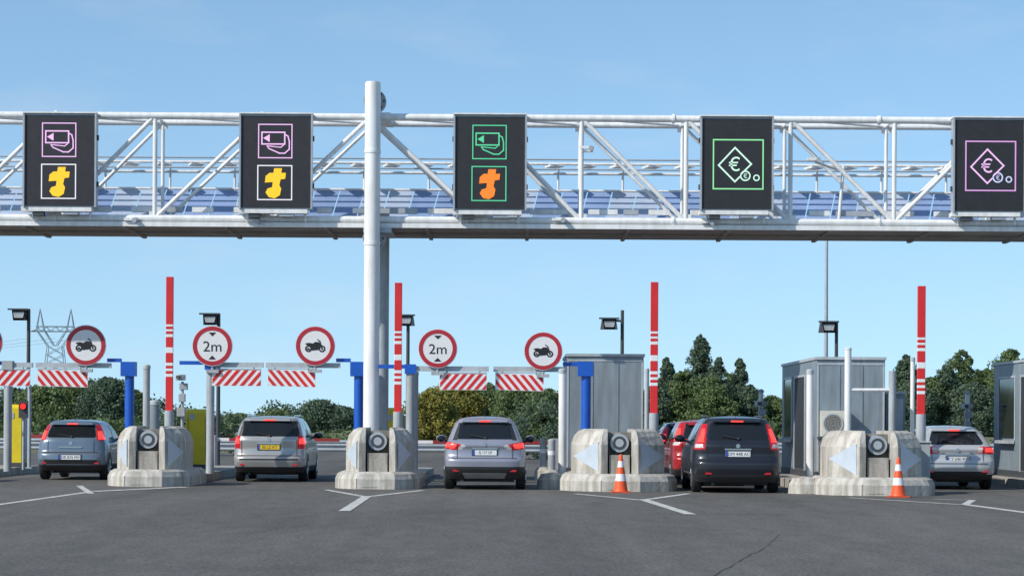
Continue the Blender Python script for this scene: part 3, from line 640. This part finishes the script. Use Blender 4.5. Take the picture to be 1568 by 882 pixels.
hatch=dict(W=1.80,L=4.35,H=1.46,belt=1.0,clad=.36,wb=(.85,3.5),paint=paint('light_silver_paint',(.48,.49,.50),.3),
 rear=[(.23,.14),(.34,.03),(.5,-.02),(.66,-.01),(.71,.06),(.80,.09),(.93,.05),(.99,.12),(1.30,.55),(1.38,.62)],front=FR,
 width=[(.23,.93),(.4,1.0),(.72,1.0),(.9,.98),(1.0,.92),(1.2,.80),(1.32,.71),(1.38,.64)],
 zones=[('win',[(-1,1.03),(.58,1.03),(.62,1.07),(.50,1.33),(-1,1.33)]),('tail',[(.42,.84),(.93,.80),(.93,.98),(.48,.99)]),('lit',[(.62,.86),(.86,.86),(.84,.95),(.64,.95)]),('clear',[(.44,.85),(.56,.845),(.58,.97),(.48,.98)]),
  ('black',[(-1,.26),(.6,.26),(.7,.42),(-1,.42)]),('chrome',[(-1,.80),(.38,.80),(.38,.83),(-1,.83)])],
 plate=.70,wz=1.06,badge=.9,seam=.58,bumpz=.6,handle=.815,reg='CY 690 BW',qg=.6)
car('car.006',10.12,53.3,hatch)
dark2=dict(hatch); dark2.update(paint=paint('grey_paint',(.06,.065,.07),.3),reg='BT 118 EE',H=1.5)
car('car.007',9.9,62.,dark2)
# ---------------------------------------------------------------- pylon
g=MB('transmission_pylon'); d=700.; cx=sx(84,d); zt=sz(473,d,84); 
def leg(a,b,r=.16): g.tube(a,b,r,pylon_m,5)
w0=4.2; zw=sz(530,d,84); zarm=sz(505,d,84)
for yy in(-2,2):
    for e in(-1,1):
        leg((cx+e*5.0,d+yy,0),(cx+e*2.2,d+yy*.7,zw)); leg((cx+e*2.2,d+yy*.7,zw),(cx+e*5.6,d+yy*.5,zarm)); leg((cx+e*5.6,d+yy*.5,zarm),(cx+e*4.6,d,zt)); leg((cx+e*3.4,d+yy*.5,zarm),(cx+e*4.6,d,zt)); leg((cx+e*.3,d+yy*.7,zw),(cx+e*3.4,d+yy*.5,zarm))
        leg((cx+e*5.6,d+yy*.5,zarm),(cx+e*7.5,d,zarm-.5))
    n=9
    for i in range(n):
        t0,t1=i/n,(i+1)/n; h0,h1=zw*t0,zw*t1; a0=5-2.8*t0;a1=5-2.8*t1
        leg((cx-a0,d+yy,h0),(cx+a1,d+yy,h1),.1); leg((cx+a0,d+yy,h0),(cx-a1,d+yy,h1),.1)
    leg((cx-7.5,d,zarm-.5),(cx+7.5,d,zarm-.5)); leg((cx-5.6,d+yy*.5,zarm+1),(cx+5.6,d+yy*.5,zarm+1))
    for i in range(8):
        x0=cx-5.6+i*1.4; leg((x0,d+yy*.5,zarm-.5 if i%2 else zarm+1),(x0+1.4,d+yy*.5,zarm+1 if i%2 else zarm-.5),.09)
for k,(ex) in enumerate((-7.5,0,7.5)):
    pr=None
    for i in range(13):
        t=i/12; p=(cx+ex-160*t,d+40*t,zarm-2.5-4*t*(1-t)*6+2*t)
        if pr: g.tube(pr,p,.07,pylon_m,4,caps=False)
        pr=p
g.finish()
# ---------------------------------------------------------------- trees
def leaf_mat(name,c0,c1):
    m=bpy.data.materials.new(name); m.use_nodes=True; nt=m.node_tree; b=nt.nodes['Principled BSDF']
    at=nt.nodes.new('ShaderNodeAttribute'); at.attribute_name='tone'
    r=nt.nodes.new('ShaderNodeValToRGB'); r.color_ramp.elements[0].color=tuple(c0)+(1,); r.color_ramp.elements[1].color=tuple(c1)+(1,)
    nt.links.new(at.outputs['Fac'],r.inputs[0]); nt.links.new(r.outputs[0],b.inputs['Base Color']); b.inputs['Roughness'].default_value=.65; b.inputs['Specular IOR Level'].default_value=.3
    tr=nt.nodes.new('ShaderNodeBsdfTranslucent'); nt.links.new(r.outputs[0],tr.inputs['Color']); ms=nt.nodes.new('ShaderNodeMixShader'); ms.inputs[0].default_value=.3
    nt.links.new(b.outputs[0],ms.inputs[1]); nt.links.new(tr.outputs[0],ms.inputs[2]); nt.links.new(ms.outputs[0],nt.nodes['Material Output'].inputs['Surface'])
    return m
lm_green=leaf_mat('leaves_green_hazed',(.075,.125,.055),(.20,.26,.10))  # distance haze mixed into the leaf colour, paler and bluer
lm_dark=leaf_mat('leaves_dark_green_hazed',(.065,.11,.08),(.15,.205,.12))  # dark green with blue distance haze mixed into the colour
lm_aut=leaf_mat('leaves_early_autumn',(.12,.145,.035),(.40,.34,.08))
def leaves(cl,n,size,flat=.75):
    cl=np.array(cl); k=len(cl); idx=np.repeat(np.arange(k),n)
    d=rng.normal(size=(k*n,3)); d/=np.linalg.norm(d,axis=1)[:,None]
    r=cl[idx,3]*rng.uniform(.1,1.25,k*n)**.6
    p=cl[idx,:3]+d*r[:,None]*np.array([1,1,flat])+rng.normal(size=(k*n,3))*cl[idx,3][:,None]*.15
    nn=d+rng.normal(size=d.shape)*.7; nn/=np.linalg.norm(nn,axis=1)[:,None]
    u=np.cross(nn,rng.normal(size=d.shape)); u/=np.linalg.norm(u,axis=1)[:,None]; v=np.cross(nn,u)
    s=(size*rng.uniform(.6,1.3,k*n))[:,None]
    q=np.stack([p-u*s*.5,p+v*s*.32,p+u*s*.5,p-v*s*.32],1).reshape(-1,3)
    tc=rng.uniform(0,1,k)[idx]*.65+rng.uniform(0,.35,k*n)
    return q,np.repeat(tc,4)
def tree(name,x,y,H,W,kind,lm,seed,nc=60,nl=90,size=.35,base=.12):
    rg=random.Random(seed); g=MB(name)
    top=H*.85; pts=[(x,y,0)]; 
    for i in range(1,6): pts.append((x+rg.uniform(-.03,.03)*W,y+rg.uniform(-.03,.03)*W,top*i/5))
    r0=max(.08,H*.022)
    for i in range(5): g.tube(pts[i],pts[i+1],r0*(1-i*.17),bark,8,r2=r0*(1-(i+1)*.17))
    cl=[]; bumps=[rg.uniform(.75,1.25) for _ in range(16)]
    def env(t,a):
        b=bumps[int((a/(2*math.pi))*4)%4+4*int(min(.99,t)*4)]
        if kind=='poplar': return b*.5*W*(math.sin(math.pi*min(1,.15+t*.85))**.5)*(1-.3*t)
        if kind=='cone': return b*.5*W*((1-t)**.75*(.55+.45*min(1,t*5)))+.05*W
        return b*.5*W*math.sqrt(max(.02,1-(2*t-.9)**2*.9))
    for i in range(nc):
        t=rg.random()**.9; a=rg.uniform(0,2*math.pi*.999); e_=env(t,a); rr=e_*math.sqrt(rg.uniform(.05,1))
        cr=max(.05*W,min(W*.15,e_*rg.uniform(.3,.55)))*rg.uniform(.7,1.15)
        z=H*(base+(1-base)*t)*.98; c=(x+rr*math.cos(a),y+rr*math.sin(a),z-cr*.4,cr); cl.append(c)
        if i%4==0:
            zb=max(.15*H,z-.3*W); tt=min(.99,zb/top); k=int(tt*5); g.tube(pts[k],(c[0],c[1],c[2]),r0*.35,bark,5,r2=r0*.1)
    q,tone=leaves(cl,nl,size,1.0 if kind!='broad' else .8)
    nb=len(g.v)
    V=np.array(g.v); allv=np.concatenate([V,q]); nq=len(q)//4
    fs=g.f+[[nb+4*i,nb+4*i+1,nb+4*i+2,nb+4*i+3] for i in range(nq)]
    me=bpy.data.meshes.new(name); o=np.array([x,y,0]); me.from_pydata((allv-o).tolist(),[],fs)
    me.materials.append(bark); me.materials.append(lm); me.polygons.foreach_set('material_index',[0]*len(g.f)+[1]*nq)
    at=me.attributes.new('tone','FLOAT','POINT'); at.data.foreach_set('value',np.concatenate([np.zeros(nb),tone]).astype(np.float32))
    ob=bpy.data.objects.new(name,me); ob.location=o; scene.collection.objects.link(ob)
def tpx(xc,yt,wpx,d,kind,lm,seed,**k):
    tree({'poplar':'poplar_tree','cone':'conifer_tree','broad':'broadleaf_tree'}[kind],sx(xc,d),d,sz(yt,d,xc),wpx*d/F,kind,lm,seed,**k)
S=1
for xc,yt,w,kind,lm,d in[(60,588,80,'broad',lm_green,300),(115,574,95,'broad',lm_green,310),(165,576,85,'broad',lm_dark,300),(205,596,60,'broad',lm_green,320),(20,592,70,'broad',lm_dark,320),
  (365,634,70,'broad',lm_green,330),(425,628,70,'broad',lm_green,330),(490,612,85,'broad',lm_dark,320),(525,622,70,'broad',lm_dark,320),
  (1008,585,50,'broad',lm_dark,320),(1020,546,48,'poplar',lm_dark,325),(1045,566,66,'broad',lm_green,320),(1072,510,50,'poplar',lm_dark,325),(1100,546,48,'poplar',lm_dark,318),(1090,574,66,'broad',lm_green,315),(1118,572,60,'broad',lm_green,330),(1133,548,56,'cone',lm_dark,325),(1146,588,54,'broad',lm_dark,318),(1180,606,76,'broad',lm_green,320),
  (1386,541,60,'poplar',lm_dark,320),(1402,582,70,'broad',lm_dark,316),(1424,576,66,'broad',lm_green,320),(1448,558,66,'poplar',lm_dark,320),(1473,534,68,'broad',lm_green,325),(1492,584,76,'broad',lm_dark,316),(1512,562,70,'broad',lm_green,325),(1547,533,78,'broad',lm_green,320),(1590,545,60,'broad',lm_dark,320),(1640,560,80,'broad',lm_green,320)]:
    tpx(xc,yt,w,d,kind,lm,S,nc=int(120+w),nl=85,size=.36,base=.02); S+=1
for xc,yt,w,d in[(660,594,78,118),(700,576,92,122),(750,586,90,125),(800,581,94,120),(840,594,72,118)]:
    tpx(xc,yt,w,d,'broad',lm_aut if xc<720 else lm_green,S,nc=200,nl=120,size=.14,base=.03); S+=1
def hedge(name,x0,x1,y,h,lm,n,size,cr,nl):
    cl=[]
    for i in range(n):
        xx=rng.uniform(x0,x1); hh=h*(.75+.35*math.sin(xx*.31+y)+.2*math.sin(xx*.83))/1.1; cl.append((xx,y+rng.uniform(-1,1)*cr*1.5,rng.uniform(.0,1)*max(.3,hh-cr*.5),cr*rng.uniform(.7,1.2)))
    q,tone=leaves(cl,nl,size); nq=len(q)//4
    me=bpy.data.meshes.new(name); me.from_pydata(q.tolist(),[],[[4*i,4*i+1,4*i+2,4*i+3] for i in range(nq)]); me.materials.append(lm)
    at=me.attributes.new('tone','FLOAT','POINT'); at.data.foreach_set('value',tone.astype(np.float32))
    ob=bpy.data.objects.new(name,me); scene.collection.objects.link(ob)
hedge('distant_tree_line',-95,95,345,4.8,lm_dark,750,.5,1.3,60)
hedge('hedge',-40,40,135,1.9,lm_green,420,.2,.6,70)
hedge('shrub',-1.2,3.3,95,2.3,lm_dark,90,.12,.42,110)
hedge('shrub',-17,-10,100,1.8,lm_dark,90,.14,.42,90)
# ---------------------------------------------------------------- sky, sun, camera
SE=math.radians(37); dirx,diry=-.84,-.54; rot=math.atan2(dirx,diry)
w=bpy.data.worlds.new('World'); scene.world=w; w.use_nodes=True; nt=w.node_tree; bg=nt.nodes['Background']
sky=nt.nodes.new('ShaderNodeTexSky'); sky.sky_type='NISHITA'; sky.sun_disc=False; sky.sun_elevation=SE; sky.sun_rotation=rot%(2*math.pi)
sky.air_density=1.0; sky.dust_density=.3; sky.ozone_density=2.3; sky.altitude=0
tc=nt.nodes.new('ShaderNodeTexCoord')
sp=nt.nodes.new('ShaderNodeSeparateXYZ'); cb=nt.nodes.new('ShaderNodeCombineXYZ'); ma=nt.nodes.new('ShaderNodeMath'); ma.operation='MULTIPLY_ADD'; ma.inputs[1].default_value=1.15; ma.inputs[2].default_value=.125
nt.links.new(tc.outputs['Generated'],sp.inputs[0]); nt.links.new(sp.outputs[0],cb.inputs[0]); nt.links.new(sp.outputs[1],cb.inputs[1]); nt.links.new(sp.outputs[2],ma.inputs[0]); nt.links.new(ma.outputs[0],cb.inputs[2]); nt.links.new(cb.outputs[0],sky.inputs[0])
gn=nt.nodes.new('ShaderNodeMix'); gn.data_type='RGBA'; gn.blend_type='MULTIPLY'; gn.inputs[0].default_value=1; gn.inputs[7].default_value=(1.28,1.40,1.32,1); nt.links.new(sky.outputs[0],gn.inputs[6])
# thin haze near the horizon and faint clouds
hz=nt.nodes.new('ShaderNodeMapRange'); hz.inputs[1].default_value=0.; hz.inputs[2].default_value=.13; hz.inputs[3].default_value=.30; hz.inputs[4].default_value=.0; nt.links.new(sp.outputs[2],hz.inputs[0])
h2=nt.nodes.new('ShaderNodeMix'); h2.data_type='RGBA'; nt.links.new(hz.outputs[0],h2.inputs[0]); nt.links.new(gn.outputs[2],h2.inputs[6]); h2.inputs[7].default_value=(3.2,4.0,4.6,1)
mp=nt.nodes.new('ShaderNodeMapping'); mp.inputs['Scale'].default_value=(7,7,26); mp.inputs['Location'].default_value=(.4,0,.3); nt.links.new(tc.outputs['Generated'],mp.inputs[0])
nz=nt.nodes.new('ShaderNodeTexNoise'); nz.inputs['Scale'].default_value=1.6; nz.inputs['Detail'].default_value=5; nz.inputs['Roughness'].default_value=.5; nt.links.new(mp.outputs[0],nz.inputs['Vector'])
rp=nt.nodes.new('ShaderNodeValToRGB'); rp.color_ramp.elements[0].position=.52; rp.color_ramp.elements[1].position=.82; rp.color_ramp.elements[0].color=(0,0,0,1); rp.color_ramp.elements[1].color=(.25,.25,.25,1); nt.links.new(nz.outputs['Fac'],rp.inputs[0])
mx=nt.nodes.new('ShaderNodeMix'); mx.data_type='RGBA'; nt.links.new(rp.outputs[0],mx.inputs[0]); nt.links.new(h2.outputs[2],mx.inputs[6]); mx.inputs[7].default_value=(5.0,5.3,5.7,1)
nt.links.new(mx.outputs[2],bg.inputs['Color']); bg.inputs['Strength'].default_value=.145
sd=bpy.data.lights.new('sun','SUN'); sd.energy=4.5; sd.angle=math.radians(.5); sd.color=(1,.94,.85)
so=bpy.data.objects.new('sun',sd); scene.collection.objects.link(so); h=math.hypot(dirx,diry)
v=Vector((dirx/h*math.cos(SE),diry/h*math.cos(SE),math.sin(SE))); so.rotation_euler=v.to_track_quat('Z','Y').to_euler(); so.location=(-30,-20,40)
cd=bpy.data.cameras.new('camera'); cam=bpy.data.objects.new('camera',cd); scene.collection.objects.link(cam); scene.camera=cam
cam.location=(0,0,EYE); cam.rotation_euler=(math.radians(90),-ROLL,0); cd.sensor_width=36; cd.lens=36*F/1568; cd.shift_y=(HY-441)/1568; cd.clip_end=8000; cd.clip_start=.5
scene.view_settings.view_transform='Standard'; scene.view_settings.look='None'; scene.view_settings.exposure=0
